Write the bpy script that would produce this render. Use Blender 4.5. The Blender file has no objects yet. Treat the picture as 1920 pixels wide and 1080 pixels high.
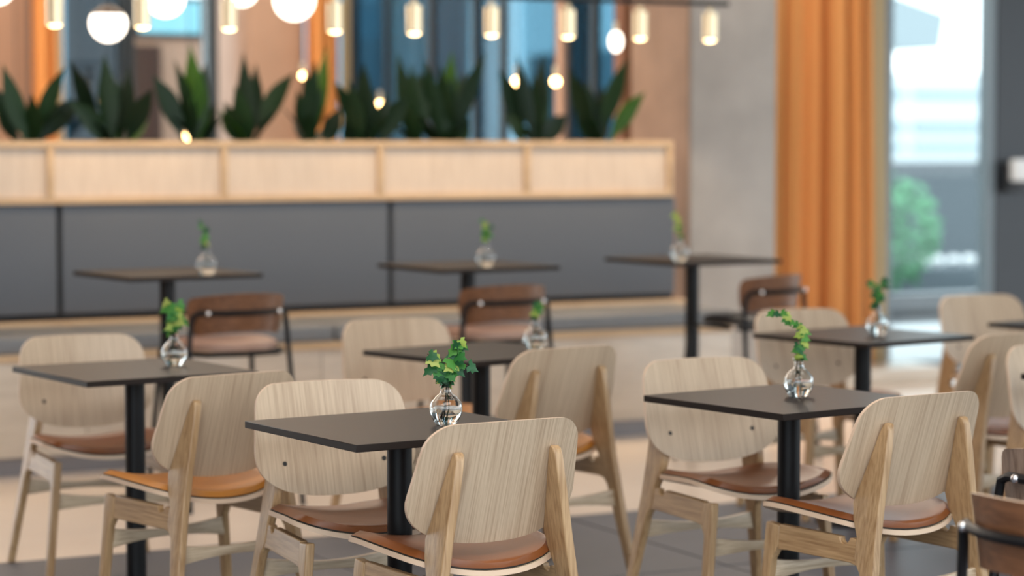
import bpy, bmesh, math, random
from mathutils import Vector, Matrix
random.seed(7)
sc = bpy.context.scene
C = sc.collection
R = math.radians

# ------------------------------------------------------------------ camera
F_PX, HOR, EYE = 4400.0, 266.0, 1.47
PITCH = math.atan((540 - HOR) / F_PX)
cam_d = bpy.data.cameras.new('camera')
cam = bpy.data.objects.new('camera', cam_d)
C.objects.link(cam)
cam.location = (0, 0, EYE)
cam.rotation_euler = (math.pi / 2 - PITCH, 0, 0)
cam_d.sensor_width = 36
cam_d.lens = F_PX / 1920 * 36
cam_d.clip_start = .1
cam_d.clip_end = 300
cam_d.dof.use_dof = True
cam_d.dof.focus_distance = 5.95
cam_d.dof.aperture_fstop = 1.75
cam_d.dof.aperture_blades = 0
sc.camera = cam

# ------------------------------------------------------------------ world, lights, exposure
w = bpy.data.worlds.new('sky')
sc.world = w
w.use_nodes = True
bgn = w.node_tree.nodes['Background']
bgn.inputs['Color'].default_value = (.84, .94, 1.0, 1)
bgn.inputs['Strength'].default_value = 2.9


def area(name, loc, rot, sx, sy, power, col):
    d = bpy.data.lights.new(name, 'AREA')
    d.shape = 'RECTANGLE'
    d.size, d.size_y, d.energy, d.color = sx, sy, power, col
    o = bpy.data.objects.new(name, d)
    C.objects.link(o)
    o.location, o.rotation_euler = loc, rot
    return o


area('fill_light_tables', (-.2, 3.3, 3.7), (0, 0, R(27)), 5, 2.2, 120, (1, .95, .88))  # unseen fill light, added to brighten tables and put sheen on chairs
area('fill_light_bench', (-.6, 9.3, 3.7), (0, 0, R(27)), 7, 1.6, 55, (1, .90, .79))  # warm fill added above the bench, no fixture is modelled
area('fill_light_curtain', (1.35, 12.9, 3.7), (0, 0, R(27)), .5, .5, 70, (1, .86, .70))  # added unseen fill, grazes the curtain to deepen its fold contrast
area('fill_light_hall', (-2.6, 14.5, 3.7), (0, 0, R(27)), 9, 4, 330, (1, .78, .58))  # broad warm fill added over the hall, source unseen
vs = sc.view_settings
vs.view_transform = 'Standard'
vs.look = 'None'
vs.gamma = 1
vs.use_curve_mapping = False
vs.exposure = 0.42
sc.cycles.use_denoising = True
sc.cycles.max_bounces = 10
sc.cycles.transparent_max_bounces = 16
sc.cycles.caustics_reflective = False
sc.cycles.caustics_refractive = False
sc.cycles.sample_clamp_indirect = 6


# ------------------------------------------------------------------ pixel -> world
def ray(px, py):
    x, y = (px - 960) / F_PX, (540 - py) / F_PX
    c, s = math.cos(PITCH), math.sin(PITCH)
    return Vector((x, c + y * s, -s + y * c))


EYEV = Vector((0, 0, EYE))


def at_z(px, py, z):
    d = ray(px, py)
    return EYEV + d * ((z - EYE) / d.z)


def at_y(px, py, Y):
    d = ray(px, py)
    return EYEV + d * (Y / d.y)


# building grid: u runs along the bench, n runs into the room behind it
BETA = R(27.2)
UB = Vector((math.cos(BETA), math.sin(BETA), 0))
NB = Vector((-math.sin(BETA), math.cos(BETA), 0))
P0 = Vector((-2.226, 10.2, 0))


def B(u, n, z=0):
    return P0 + UB * u + NB * n + Vector((0, 0, z))


def at_n(px, py, n):
    """point (u, z) where the pixel's ray meets the plane n"""
    d = ray(px, py)
    t = (n - (EYEV - P0).dot(NB)) / d.dot(NB)
    p = EYEV + d * t
    return (p - P0).dot(UB), p.z


def at_u(px, u):
    d = ray(px, 266)
    t = (u - (EYEV - P0).dot(UB)) / d.dot(UB)
    return (EYEV + d * t - P0).dot(NB)


# ------------------------------------------------------------------ materials
M = {}


def newmat(name):
    m = bpy.data.materials.new(name)
    m.use_nodes = True
    nt = m.node_tree
    M[name] = m
    return m, nt, nt.nodes['Principled BSDF']


def plain(name, col, rough=.5, metal=0, noise=0, nscale=20, bump=0, spec=.5, coat=0):
    m, nt, p = newmat(name)
    p.inputs['Base Color'].default_value = (*col, 1)
    p.inputs['Roughness'].default_value = rough
    p.inputs['Metallic'].default_value = metal
    p.inputs['Specular IOR Level'].default_value = spec
    p.inputs['Coat Weight'].default_value = coat
    if noise or bump:
        tc = nt.nodes.new('ShaderNodeTexCoord')
        n = nt.nodes.new('ShaderNodeTexNoise')
        n.inputs['Scale'].default_value = nscale
        n.inputs['Detail'].default_value = 5
        nt.links.new(tc.outputs['Object'], n.inputs['Vector'])
        if noise:
            mx = nt.nodes.new('ShaderNodeMixRGB')
            mx.inputs[1].default_value = (*[c * (1 - noise) for c in col], 1)
            mx.inputs[2].default_value = (*[min(1, c * (1 + noise)) for c in col], 1)
            nt.links.new(n.outputs['Fac'], mx.inputs[0])
            nt.links.new(mx.outputs[0], p.inputs['Base Color'])
        if bump:
            b = nt.nodes.new('ShaderNodeBump')
            b.inputs['Strength'].default_value = bump
            b.inputs['Distance'].default_value = .005
            nt.links.new(n.outputs['Fac'], b.inputs['Height'])
            nt.links.new(b.outputs[0], p.inputs['Normal'])
    return m


def wood(name, dark, light, axis, rough=.42, fine=140, tone=.25, coat=.12, thin_y=False):
    """oak veneer: fine pores stretched along the grain axis plus broad plank-like tone bands"""
    m, nt, p = newmat(name)
    L = nt.links.new
    tc = nt.nodes.new('ShaderNodeTexCoord')
    oi = nt.nodes.new('ShaderNodeObjectInfo')
    add = nt.nodes.new('ShaderNodeVectorMath')
    add.operation = 'ADD'
    L(tc.outputs['Object'], add.inputs[0])
    sc_ = nt.nodes.new('ShaderNodeVectorMath')
    sc_.operation = 'SCALE'
    sc_.inputs[0].default_value = (7, 5, 9)
    L(oi.outputs['Random'], sc_.inputs['Scale'])
    L(sc_.outputs[0], add.inputs[1])

    def nz(scl, det, rgh=.6):
        mp = nt.nodes.new('ShaderNodeMapping')
        s = [scl[0]] * 3
        s[axis] = scl[1]
        if axis == 2 and thin_y:
            s[1] = .5
        mp.inputs['Scale'].default_value = s
        L(add.outputs[0], mp.inputs['Vector'])
        n = nt.nodes.new('ShaderNodeTexNoise')
        n.inputs['Scale'].default_value = 1
        n.inputs['Detail'].default_value = det
        n.inputs['Roughness'].default_value = rgh
        L(mp.outputs[0], n.inputs['Vector'])
        return n
    a = nz((fine, 5), 3)
    b = nz((22, .8), 2)
    mixf = nt.nodes.new('ShaderNodeMath')
    mixf.operation = 'MULTIPLY_ADD'
    mixf.inputs[1].default_value = tone * 2
    L(b.outputs['Fac'], mixf.inputs[0])
    sub = nt.nodes.new('ShaderNodeMath')
    sub.operation = 'SUBTRACT'
    L(a.outputs['Fac'], sub.inputs[0])
    sub.inputs[1].default_value = tone
    L(sub.outputs[0], mixf.inputs[2])
    rp = nt.nodes.new('ShaderNodeValToRGB')
    rp.color_ramp.elements[0].position = .28
    rp.color_ramp.elements[0].color = (*dark, 1)
    rp.color_ramp.elements[1].position = .62
    rp.color_ramp.elements[1].color = (*light, 1)
    L(mixf.outputs[0], rp.inputs[0])
    L(rp.outputs[0], p.inputs['Base Color'])
    p.inputs['Roughness'].default_value = rough
    p.inputs['Coat Weight'].default_value = coat
    p.inputs['Coat Roughness'].default_value = .3
    bp = nt.nodes.new('ShaderNodeBump')
    bp.inputs['Strength'].default_value = .12
    bp.inputs['Distance'].default_value = .002
    L(a.outputs['Fac'], bp.inputs['Height'])
    L(bp.outputs[0], p.inputs['Normal'])
    return m


def emit(name, col, strength):
    m, nt, p = newmat(name)
    p.inputs['Base Color'].default_value = (*col, 1)
    p.inputs['Emission Color'].default_value = (*col, 1)
    p.inputs['Emission Strength'].default_value = strength
    return m


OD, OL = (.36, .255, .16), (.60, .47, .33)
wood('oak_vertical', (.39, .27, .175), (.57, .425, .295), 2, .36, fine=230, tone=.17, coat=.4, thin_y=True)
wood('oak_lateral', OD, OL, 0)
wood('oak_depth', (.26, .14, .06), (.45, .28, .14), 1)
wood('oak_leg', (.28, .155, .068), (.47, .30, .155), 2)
plain('ply_edge', (.72, .52, .37), .5)
wood('walnut', (.085, .034, .015), (.20, .085, .038), 0, .35, 110, .2)
wood('walnut_sheen', (.16, .10, .07), (.30, .21, .16), 2, .3, 110, .2, .4)  # walnut greyed by a window reflection put into the colour
wood('planter_oak', (.54, .42, .325), (.62, .495, .39), 2, .5, 60, .12, .05)
wood('planter_frame_oak', (.44, .29, .165), (.56, .39, .235), 0, .5, 60, .15, .05)
wood('base_oak', (.47, .39, .31), (.56, .47, .38), 0, .32, 40, .12, .3)
plain('leather_cognac', (.22, .066, .017), .40, 0, .30, 9, .15, .5)
plain('leather_cognac_lit', (.50, .19, .03), .42, 0, .22, 9, .15, .5)  # brighter copy of the cognac leather; the light on it is in the colour
plain('leather_rose', (.40, .24, .18), .45, 0, .15, 9, .1)
plain('rubber_black', (.012, .011, .010), .6)
plain('black_metal', (.006, .006, .007), .42, .0, 0, 20, 0, .25)
plain('table_laminate', (.022, .0165, .0145), .42, 0, .12, 260, .06, .1)
plain('table_edge', (.012, .011, .011), .45)
plain('steel', (.75, .75, .76), .2, 1)
plain('brass', (.72, .56, .36), .3, 1)
plain('dark_bronze', (.09, .06, .045), .5)
plain('grey_fabric', (.113, .123, .142), .85, 0, .10, 160, .2, .25)
plain('grey_leather', (.16, .165, .175), .42, 0, .08, 30, .05)
plain('kick_grey', (.20, .18, .185), .35)
plain('seam_black', (.02, .02, .022), .8)
plain('concrete', (.37, .34, .315), .8, 0, .28, 3.2, .3, .3)
plain('concrete_warm', (.42, .29, .22), .8, 0, .2, 2.6, .2, .3)
plain('panel_brown', (.30, .20, .145), .7, 0, .35, 4.5, .3)
plain('plaster_brown', (.30, .19, .135), .8, 0, .12, 2, .1)
plain('floor_light', (.78, .66, .56), .28, 0, .06, 5, .02, .5)
plain('floor_tile', (.092, .098, .122), .5, 0, .18, 2.4, .08, .5)
plain('grout', (.10, .095, .10), .9)
plain('ceiling_white', (.7, .68, .65), .9)
plain('frame_grey', (.19, .235, .27), .4, .0)
plain('dark_paint', (.030, .034, .042), .45, 0, .2, 60, .1)
plain('dark_frame', (.035, .05, .065), .4)
plain('white_plastic', (.8, .8, .8), .35)
plain('black_plastic', (.01, .01, .012), .4)
plain('soil', (.05, .03, .02), 1, 0, .4, 60, .5)
plain('copper_trim', (.25, .105, .05), .45, .2)
plain('ext_ground', (.38, .40, .41), .9, 0, .1, 2)
plain('ext_wall', (.075, .095, .11), .85, 0, .1, 1)
plain('ext_white', (.55, .60, .62), .8)
plain('ext_grey', (.22, .27, .29), .8)
plain('ext_glass', (.20, .28, .32), .2)
plain('stone_white', (.8, .8, .8), .8)
plain('ext_leaf', (.10, .30, .15), .8)
plain('bark', (.12, .08, .05), .9)
plain('sheer_pale', (.42, .44, .42), .8)
plain('screen_frame', (.05, .05, .06), .4)
plain('door_brown', (.045, .022, .018), .4)
plain('pink_plaster', (.50, .33, .25), .8)
emit('globe_glow', (1, .90, .76), 3.2)
emit('lamp_glow', (1, .70, .34), 9)
emit('bulb_glow', (1, .60, .24), 16)
emit('glare_glow', (.9, .97, 1), 4)
emit('screen_glow', (.18, .42, .52), .9)


def leafmat(name, a, b, rough=.35, trans=.25):
    m, nt, p = newmat(name)
    oi = nt.nodes.new('ShaderNodeObjectInfo')
    mx = nt.nodes.new('ShaderNodeMixRGB')
    mx.inputs[1].default_value = (*a, 1)
    mx.inputs[2].default_value = (*b, 1)
    nt.links.new(oi.outputs['Random'], mx.inputs[0])
    nt.links.new(mx.outputs[0], p.inputs['Base Color'])
    p.inputs['Roughness'].default_value = rough
    p.inputs['Specular IOR Level'].default_value = .25
    tr = nt.nodes.new('ShaderNodeBsdfTranslucent')
    nt.links.new(mx.outputs[0], tr.inputs['Color'])
    ms = nt.nodes.new('ShaderNodeMixShader')
    ms.inputs[0].default_value = trans
    nt.links.new(p.outputs[0], ms.inputs[1])
    nt.links.new(tr.outputs[0], ms.inputs[2])
    nt.links.new(ms.outputs[0], nt.nodes['Material Output'].inputs[0])


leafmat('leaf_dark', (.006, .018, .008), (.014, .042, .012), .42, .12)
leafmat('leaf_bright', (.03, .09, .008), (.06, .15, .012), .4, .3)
leafmat('ivy_green', (.03, .16, .035), (.09, .28, .05), .4, .25)
leafmat('ivy_lime', (.30, .42, .07), (.45, .50, .14), .45, .3)
leafmat('ivy_deep', (.015, .085, .03), (.03, .12, .045), .35, .2)
plain('stem', (.12, .16, .05), .6)
plain('stem_brown', (.10, .06, .03), .6)


def fabric(name, col, trans):
    m, nt, p = newmat(name)
    p.inputs['Base Color'].default_value = (*col, 1)
    p.inputs['Roughness'].default_value = .85
    p.inputs['Specular IOR Level'].default_value = .15
    tr = nt.nodes.new('ShaderNodeBsdfTranslucent')
    tr.inputs['Color'].default_value = (*col, 1)
    ms = nt.nodes.new('ShaderNodeMixShader')
    ms.inputs[0].default_value = trans
    nt.links.new(p.outputs[0], ms.inputs[1])
    nt.links.new(tr.outputs[0], ms.inputs[2])
    nt.links.new(ms.outputs[0], nt.nodes['Material Output'].inputs[0])


fabric('curtain_orange', (.80, .39, .14), .24)
fabric('sheer_blue', (.85, .92, .95), .65)
fabric('sheer_dark', (.55, .66, .74), .55)
fabric('drape_slate', (.30, .35, .40), .5)
fabric('lining_backlit', (.50, .40, .25), .3)  # pale tone of a lining lit from behind, put into the colour


def glass(name, tint=(1, 1, 1), gloss=.08, rough=.0):
    m, nt, p = newmat(name)
    nt.nodes.remove(p)
    t = nt.nodes.new('ShaderNodeBsdfTransparent')
    t.inputs[0].default_value = (*tint, 1)
    g = nt.nodes.new('ShaderNodeBsdfGlossy')
    g.inputs['Roughness'].default_value = rough
    lw = nt.nodes.new('ShaderNodeLayerWeight')
    lw.inputs[0].default_value = .25
    mr = nt.nodes.new('ShaderNodeMath')
    mr.operation = 'MULTIPLY_ADD'
    mr.inputs[1].default_value = .5
    mr.inputs[2].default_value = gloss * .5
    nt.links.new(lw.outputs['Fresnel'], mr.inputs[0])
    ms = nt.nodes.new('ShaderNodeMixShader')
    nt.links.new(mr.outputs[0], ms.inputs[0])
    nt.links.new(t.outputs[0], ms.inputs[1])
    nt.links.new(g.outputs[0], ms.inputs[2])
    nt.links.new(ms.outputs[0], nt.nodes['Material Output'].inputs[0])


glass('pane_clear', (.93, .97, .97), .05)
glass('pane_teal', (.30, .45, .52), .05)
mm, nt, p = newmat('vase_glass')
p.inputs['Base Color'].default_value = (.96, .98, .98, 1)
p.inputs['Roughness'].default_value = 0
p.inputs['Transmission Weight'].default_value = 1
p.inputs['IOR'].default_value = 1.45
mm, nt, p = newmat('water')
p.inputs['Base Color'].default_value = (.97, .97, .95, 1)
p.inputs['Roughness'].default_value = 0
p.inputs['Transmission Weight'].default_value = 1
p.inputs['IOR'].default_value = 1.33


# ------------------------------------------------------------------ mesh building
class MB:
    def __init__(s):
        s.v, s.f, s.m, s.mi = [], [], [], 0

    def add(s, vs_, fs_):
        o = len(s.v)
        s.v += [tuple(q) for q in vs_]
        for f in fs_:
            s.f.append([o + i for i in f])
            s.m.append(s.mi)
        return s

    def box(s, x0, x1, y0, y1, z0, z1):
        return s.add([(x, y, z) for z in (z0, z1) for y in (y0, y1) for x in (x0, x1)],
                     [(0, 2, 3, 1), (4, 5, 7, 6), (0, 1, 5, 4), (2, 6, 7, 3), (0, 4, 6, 2), (1, 3, 7, 5)])

    def lathe(s, prof, seg=24, c=(0, 0, 0)):
        n = len(prof)
        vs_ = [(c[0] + r * math.cos(2 * math.pi * k / seg), c[1] + r * math.sin(2 * math.pi * k / seg), c[2] + z)
               for k in range(seg) for r, z in prof]
        fs_ = [(k * n + i, ((k + 1) % seg) * n + i, ((k + 1) % seg) * n + i + 1, k * n + i + 1)
               for k in range(seg) for i in range(n - 1)]
        return s.add(vs_, fs_)

    def tube(s, pts, r, seg=8, caps=True):
        pts = [Vector(q) for q in pts]
        n = len(pts)
        rs = r if isinstance(r, (list, tuple)) else [r] * n
        vs_, prev = [], None
        for i, q in enumerate(pts):
            t = (pts[min(i + 1, n - 1)] - pts[max(i - 1, 0)]).normalized()
            if prev is None:
                a = t.orthogonal().normalized()
            else:
                a = (prev - t * prev.dot(t)).normalized()
            prev = a
            b = t.cross(a)
            vs_ += [q + (a * math.cos(2 * math.pi * k / seg) + b * math.sin(2 * math.pi * k / seg)) * rs[i] for k in range(seg)]
        fs_ = [(i * seg + k, i * seg + (k + 1) % seg, (i + 1) * seg + (k + 1) % seg, (i + 1) * seg + k)
               for i in range(n - 1) for k in range(seg)]
        if caps:
            fs_ += [tuple(range(seg - 1, -1, -1)), tuple((n - 1) * seg + k for k in range(seg))]
        return s.add(vs_, fs_)

    def prism(s, loop_a, loop_b):
        n = len(loop_a)
        return s.add(list(loop_a) + list(loop_b),
                     [tuple(range(n - 1, -1, -1)), tuple(range(n, 2 * n))] +
                     [(i, (i + 1) % n, n + (i + 1) % n, n + i) for i in range(n)])

    def sphere(s, c, r, seg=20, rings=12, a0=0.0, a1=math.pi):
        prof = [(r * math.sin(a0 + (a1 - a0) * i / rings), r * math.cos(a0 + (a1 - a0) * i / rings)) for i in range(rings + 1)]
        return s.lathe([(max(q[0], 1e-4), q[1]) for q in prof][::-1], seg, c)

    def mesh(s, name, mats, smooth=False, bevel=0, seg=2):
        me = bpy.data.meshes.new(name)
        me.from_pydata(s.v, [], s.f)
        for m in ([mats] if isinstance(mats, str) else mats):
            me.materials.append(M[m])
        me.polygons.foreach_set('material_index', s.m)
        bm = bmesh.new()
        bm.from_mesh(me)
        bmesh.ops.remove_doubles(bm, verts=bm.verts, dist=1e-6)
        bmesh.ops.recalc_face_normals(bm, faces=bm.faces)
        if bevel:
            es = [e for e in bm.edges if len(e.link_faces) == 2 and e.calc_face_angle(0) > .6]
            bmesh.ops.bevel(bm, geom=es, offset=bevel, segments=seg, profile=.6, affect='EDGES', clamp_overlap=True)
        bm.to_mesh(me)
        bm.free()
        if smooth or bevel:
            me.polygons.foreach_set('use_smooth', [True] * len(me.polygons))
            if hasattr(me, 'set_sharp_from_angle'):
                me.set_sharp_from_angle(angle=R(38))
        me.update()
        return me

    def build(s, name, mats, parent=None, smooth=False, bevel=0, seg=2):
        o = bpy.data.objects.new(name, s.mesh(name, mats, smooth, bevel, seg))
        C.objects.link(o)
        o.parent = parent
        return o


def tag(o, label=None, cat=None, group=None, kind=None):
    for k, v in (('label', label), ('category', cat), ('group', group), ('kind', kind)):
        if v:
            o[k] = v
    return o


def thing(name, label, cat, loc=(0, 0, 0), rz=0, group=None):
    o = bpy.data.objects.new(name, None)
    C.objects.link(o)
    o.empty_display_size = .1
    o.location = loc
    o.rotation_euler = (0, 0, rz)
    return tag(o, label, cat, group)


def copy_tree(o, parent=None):
    c = o.copy()
    C.objects.link(c)
    c.parent = parent
    for ch in list(o.children):
        copy_tree(ch, c)
    return c


def bench_empty(name, label, cat, group=None):
    return thing(name, label, cat, P0, BETA, group)


def struct(mb, name, mats, frame=False, **k):
    o = mb.build(name, mats, **k)
    if frame:
        o.location = P0
        o.rotation_euler = (0, 0, BETA)
    o['kind'] = 'structure'
    return o


# ================================================================== THE ROOM
NBND = -2.04          # where dark slabs meet the pale floor
fl = MB()
fl.add([(-16, NBND, 0), (14, NBND, 0), (14, 2.02, 0), (-16, 2.02, 0)], [(0, 1, 2, 3)])
fl.add([(-16, 2.02, 0), (3.75, 2.02, 0), (3.75, 14, 0), (-16, 14, 0)], [(0, 1, 2, 3)])
fl.mi = 1
fl.add([(-12, -14, -.006), (14, -14, -.006), (14, NBND, -.006), (-12, NBND, -.006)], [(0, 1, 2, 3)])
floor = struct(fl, 'floor', ['floor_light', 'grout'], frame=True)
tile = MB().box(.004, 1.196, -1.196, -.004, -.012, 0).mesh('floor_tile', 'floor_tile', bevel=.002, seg=1)
for i in range(-4, 6):
    for j in range(0, 6):
        u0, n0 = .48 + 1.2 * i, NBND - 1.2 * j
        o = bpy.data.objects.new('floor_tile', tile)
        C.objects.link(o)
        o.parent = floor
        o.location = (u0, n0, random.uniform(-.0008, .0006))

# concrete column beside the bench end
NC = .78
uc0, _ = at_n(1295, 266, NC)
uc1, _ = at_n(1455, 266, NC)
nc1 = at_u(1185, uc0)
col = MB()
col.box(uc0, uc1, NC, nc1, 0, 3.8)
column = struct(col, 'trim_1', 'concrete', frame=True, bevel=.012)
MB().box(uc0 - .012, uc0 - .0005, NC + .01, nc1 - .01, 0, 3.8).build('side_panel', 'panel_brown', column)  # thin brown panel over the column's left face

# deep hall facade: N2 plane
u_g = uc0 + .10
N2 = at_u(652, u_g)
struct(MB().box(-16, 14, -11, 2.15, 3.8, 4.0).box(-16, u_g + .1, 2.15, N2 + .3, 3.8, 4.0), 'ceiling', 'ceiling_white', frame=True)
struct(MB().box(-7.2, -7.0, -8, N2 + .3, 0, 3.8), 'wall_left_unseen', 'plaster_brown', frame=True)  # unseen wall, added to shut out sky light from the left



def u2(px):
    return at_n(px, 266, N2)[0]


# brown piers of the far facade
NPF = N2 - .30


def pier(nm, px0, px1, px_back, mat):
    a, b = at_n(px0, 266, NPF)[0], at_n(px1, 266, NPF)[0]
    return struct(MB().box(a, b, NPF, min(at_u(px_back, a), N2 + 1.2), 0, 3.8), nm, mat, frame=True, bevel=.01)


pier('wall_far_pier', -420, 60, -430, 'plaster_brown')
pier('wall_hall_pier', 470, 572, 402, 'concrete_warm')


def glazed(nm, pxs, n, zs, mat, fm, fw=.05):
    """one window of the setting: panes between mullions"""
    us = [at_n(q, 266, n)[0] for q in pxs]
    fr = MB()
    for q in us:
        fr.box(q - fw / 2, q + fw / 2, n - .06, n + .06, zs[0], zs[-1])
    for z in zs:
        fr.box(us[0], us[-1], n - .05, n + .05, z - fw / 2, z + fw / 2)
    f = struct(fr, nm, fm, frame=True)
    for a, b in zip(us, us[1:]):
        for c, d in zip(zs, zs[1:]):
            o = MB().box(a + fw / 2, b - fw / 2, n - .006, n + .006, c + fw / 2, d - fw / 2).build('pane', mat, f)
    return f


glazed('window_1', (66, 235), N2, (0.02, 3.78), 'pane_teal', 'dark_frame', .08)
glazed('window_4', (239, 395), N2, (0.02, 3.78), 'pane_clear', 'dark_frame', .08)
glazed('window_5', (470, 655), N2, (0.02, 3.78), 'pane_teal', 'dark_frame', .06)
SIDE = BETA + math.pi / 2          # local x runs into the hall along the side glazing


def side_glazing():
    ns = [at_u(q, u_g) for q in (1182, 1116, 1070, 945, 893, 812, 728, 668, 652)]
    fr = MB()
    for q in ns:
        fr.box(q - .025, q + .025, -.02, .02, .02, 3.8)
    for z in (.05, 3.77):
        fr.box(ns[0], ns[-1], -.04, .04, z - .03, z + .03)
    f = struct(fr, 'window_2', 'dark_frame')
    f.location = B(u_g, 0)
    f.rotation_euler = (0, 0, SIDE)
    for a, b in zip(ns, ns[1:]):
        MB().box(a + .03, b - .03, -.006, .006, .08, 3.74).build('pane', 'pane_teal', f)


side_glazing()


def curtain(mb, u0, u1, n, z0, z1, folds, amp, seed, lean=0.0, top=1.0):
    rnd = random.Random(seed)
    ph = [rnd.uniform(-.5, .5) for _ in range(8)]
    N, K = folds * 14, 10
    vs_ = []
    for k in range(K + 1):
        tz = k / K
        for i in range(N + 1):
            t = i / N
            a = t * folds * 2 * math.pi + ph[0] + .7 * math.sin(t * 5 + ph[1] * 3)
            am = amp * (.75 + .35 * math.sin(t * 9 + ph[2] * 6)) * (1 - .15 * tz)
            uu = u0 + (u1 - u0) * t + .25 * am * math.sin(2 * a) + lean * (1 - tz) * t
            vs_.append((uu, n + am * (1 - 2 * abs(math.sin(a / 2)) ** .75) * -1 + .01 * math.sin(6 * tz + t * 4), z0 + (z1 - z0) * tz))
    W = N + 1
    mb.add(vs_, [(k * W + i, k * W + i + 1, (k + 1) * W + i + 1, (k + 1) * W + i) for k in range(K) for i in range(N)])
    return mb


def hung_curtain(label, pxa, pxb, n, folds, amp, seed, mat, cat='curtain', lean=0, name='curtain', z1=3.72, z0=.015, group=None, lining=None):
    ua, ub_ = at_n(pxa, 266, n)[0], at_n(pxb, 266, n)[0]
    t = bench_empty(name, label, cat, group)
    o = curtain(MB(), ua, ub_, n, z0, z1, folds, amp, seed, lean).build('fabric', mat, t, smooth=True)
    so = o.modifiers.new('thick', 'SOLIDIFY')
    so.thickness = .004
    MB().tube([(ua - .03, n, z1 + .02), (ub_ + .03, n, z1 + .02)], .012).build('curtain_rail', 'black_metal', t)
    if lining:
        a, b = at_n(lining[0], 266, n)[0], at_n(lining[1], 266, n)[0]
        o = curtain(MB(), a, b, n + .01, z0, z1, 1, .012, seed + 3, lean).build('lining', 'lining_backlit', t, smooth=True)
        o.modifiers.new('thick', 'SOLIDIFY').thickness = .004
    return t


hung_curtain('orange floor-length curtain between the concrete column and the bright window', 1456, 1630, 1.80, 5, .12, 5,
             'curtain_orange', lining=(1626, 1658), lean=.03)
hung_curtain('orange curtain at far left behind the planter', 62, 106, N2 - .42, 3, .09, 8, 'curtain_orange', lining=(106, 122))
hung_curtain('orange curtain behind the planter, beside the pinkish pier and blue glazing', 574, 640, N2 - .42, 3, .09, 9, 'curtain_orange', lining=(640, 660))
# blue-grey sheers behind the tinted glazing
for a, b, m, s, lab in ((730, 806, 'sheer_blue', 1, 'pale blue sheer drape behind tinted glass, above the planter middle'),
                        (818, 886, 'sheer_dark', 2, 'dark blue sheer drape behind tinted glass near planter middle'),
                        (896, 944, 'sheer_dark', 3, 'narrow slate sheer drape behind tinted glass right of centre'),
                        (1072, 1112, 'sheer_dark', 4, 'narrow dark sheer drape behind tinted glass near the column'),
                        (672, 724, 'sheer_dark', 6, 'dark teal sheer drape behind tinted glass beside the orange curtain')):
    na, nb_ = at_u(b, u_g + .3), at_u(a, u_g + .3)
    t = thing('sheer_drape', lab, 'drape', B(u_g + .3, 0), SIDE, 'sheer drapes behind the tinted glazing')
    o = curtain(MB(), na + .04, nb_ - .04, 0, .015, 3.7, 4, .06, s).build('fabric', m, t, smooth=True)
    MB().tube([(na + .02, 0, 3.72), (nb_ - .02, 0, 3.72)], .012).build('curtain_rail', 'black_metal', t)
lp = thing('glare_panel', 'added glowing panel standing in for pale window light in the blue glazing', 'lamp', B(u_g + .9, at_u(1058, u_g + .9)), SIDE)  # glowing sheet added for window light in the glazing; no lamp hangs here
lw_ = at_u(985, u_g + .9) - at_u(1058, u_g + .9)
MB().box(0, lw_, -.3, .3, 2.72, 2.80).build('glare_backing', 'white_plastic', lp, bevel=.01)
MB().box(.03, lw_ - .03, -.28, .28, 2.705, 2.719).build('glare_face', 'glare_glow', lp)
MB().tube([(lw_ / 2, 0, 2.8), (lw_ / 2, 0, 3.8)], .006, 6).build('cord', 'black_metal', lp)

hung_curtain('dark slate drape behind the left glazing below the half-shaded globe', 126, 228, N2 + .3, 6, .06, 12, 'drape_slate', 'drape', name='sheer_drape', group='sheer drapes behind the tinted glazing')
# copper-brown post in front of the side wall
q0 = at_u(1184, u_g - .06)
struct(MB().box(u_g - .12, u_g - .055, q0, at_u(1168, u_g - .06), 0, 3.8), 'trim_2', 'copper_trim', frame=True)
q0 = at_u(1062, u_g - .06)
struct(MB().box(u_g - .09, u_g - .055, q0, at_u(1049, u_g - .06), 0, 3.8), 'trim_3', 'pink_plaster', frame=True)

# doorway wall seen through the left glazing
ND = N2 + 1.6
d0, d1 = at_n(236, 266, ND)[0], at_n(392, 266, ND)[0]
struct(MB().box(d0, d1, ND, ND + .15, 0, at_n(300, 68, ND)[1]), 'wall_kiosk', 'pink_plaster', frame=True)
ea, eb = at_n(240, 266, ND)[0], at_n(300, 266, ND)[0]
dr = struct(MB().box(ea, eb, ND - .05, ND - .005, 0, at_n(300, 86, ND)[1]), 'door_1', 'door_brown', frame=True)
MB().tube([(eb - .12, ND - .09, .95), (eb - .12, ND - .09, 1.25)], .015).build('door_handle', 'steel', dr)
scr = bench_empty('wall_screen', 'light blue lit screen high behind the left end of the planter', 'screen')
s0, s1 = at_n(262, 266, ND)[0], at_n(374, 266, ND)[0]
z0, z1 = at_n(300, 62, ND)[1], at_n(300, 2, ND)[1]
MB().box(s0 - .05, s1 + .05, ND - .02, ND + .05, z0 - .04, z1 + .04).build('frame', 'screen_frame', scr, bevel=.01)
MB().box(s0, s1, ND - .03, ND - .021, z0, z1).build('display', 'screen_glow', scr)

# street facade at the right: window_3
N1 = 2.05
glazed('window_3', (1452, 1652, 1856), N1, (.03, .36, 3.78), 'pane_clear', 'frame_grey', .09)
struct(MB().box(at_n(1452, 266, N1)[0], at_n(1846, 266, N1)[0], N1 - .05, N1 + .05, .36, .50), 'trim_4', 'frame_grey', frame=True)
da = at_n(1868, 266, 1.98)[0]
struct(MB().box(da, da + 7, 1.98, 2.10, 0, 3.8), 'wall_right', 'dark_paint', frame=True)
struct(MB().box(at_n(1470, 266, 1.6)[0], at_n(1745, 266, 1.6)[0], 1.45, 1.80, .0, .10), 'trim_5', 'base_oak', frame=True, bevel=.008)

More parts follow.
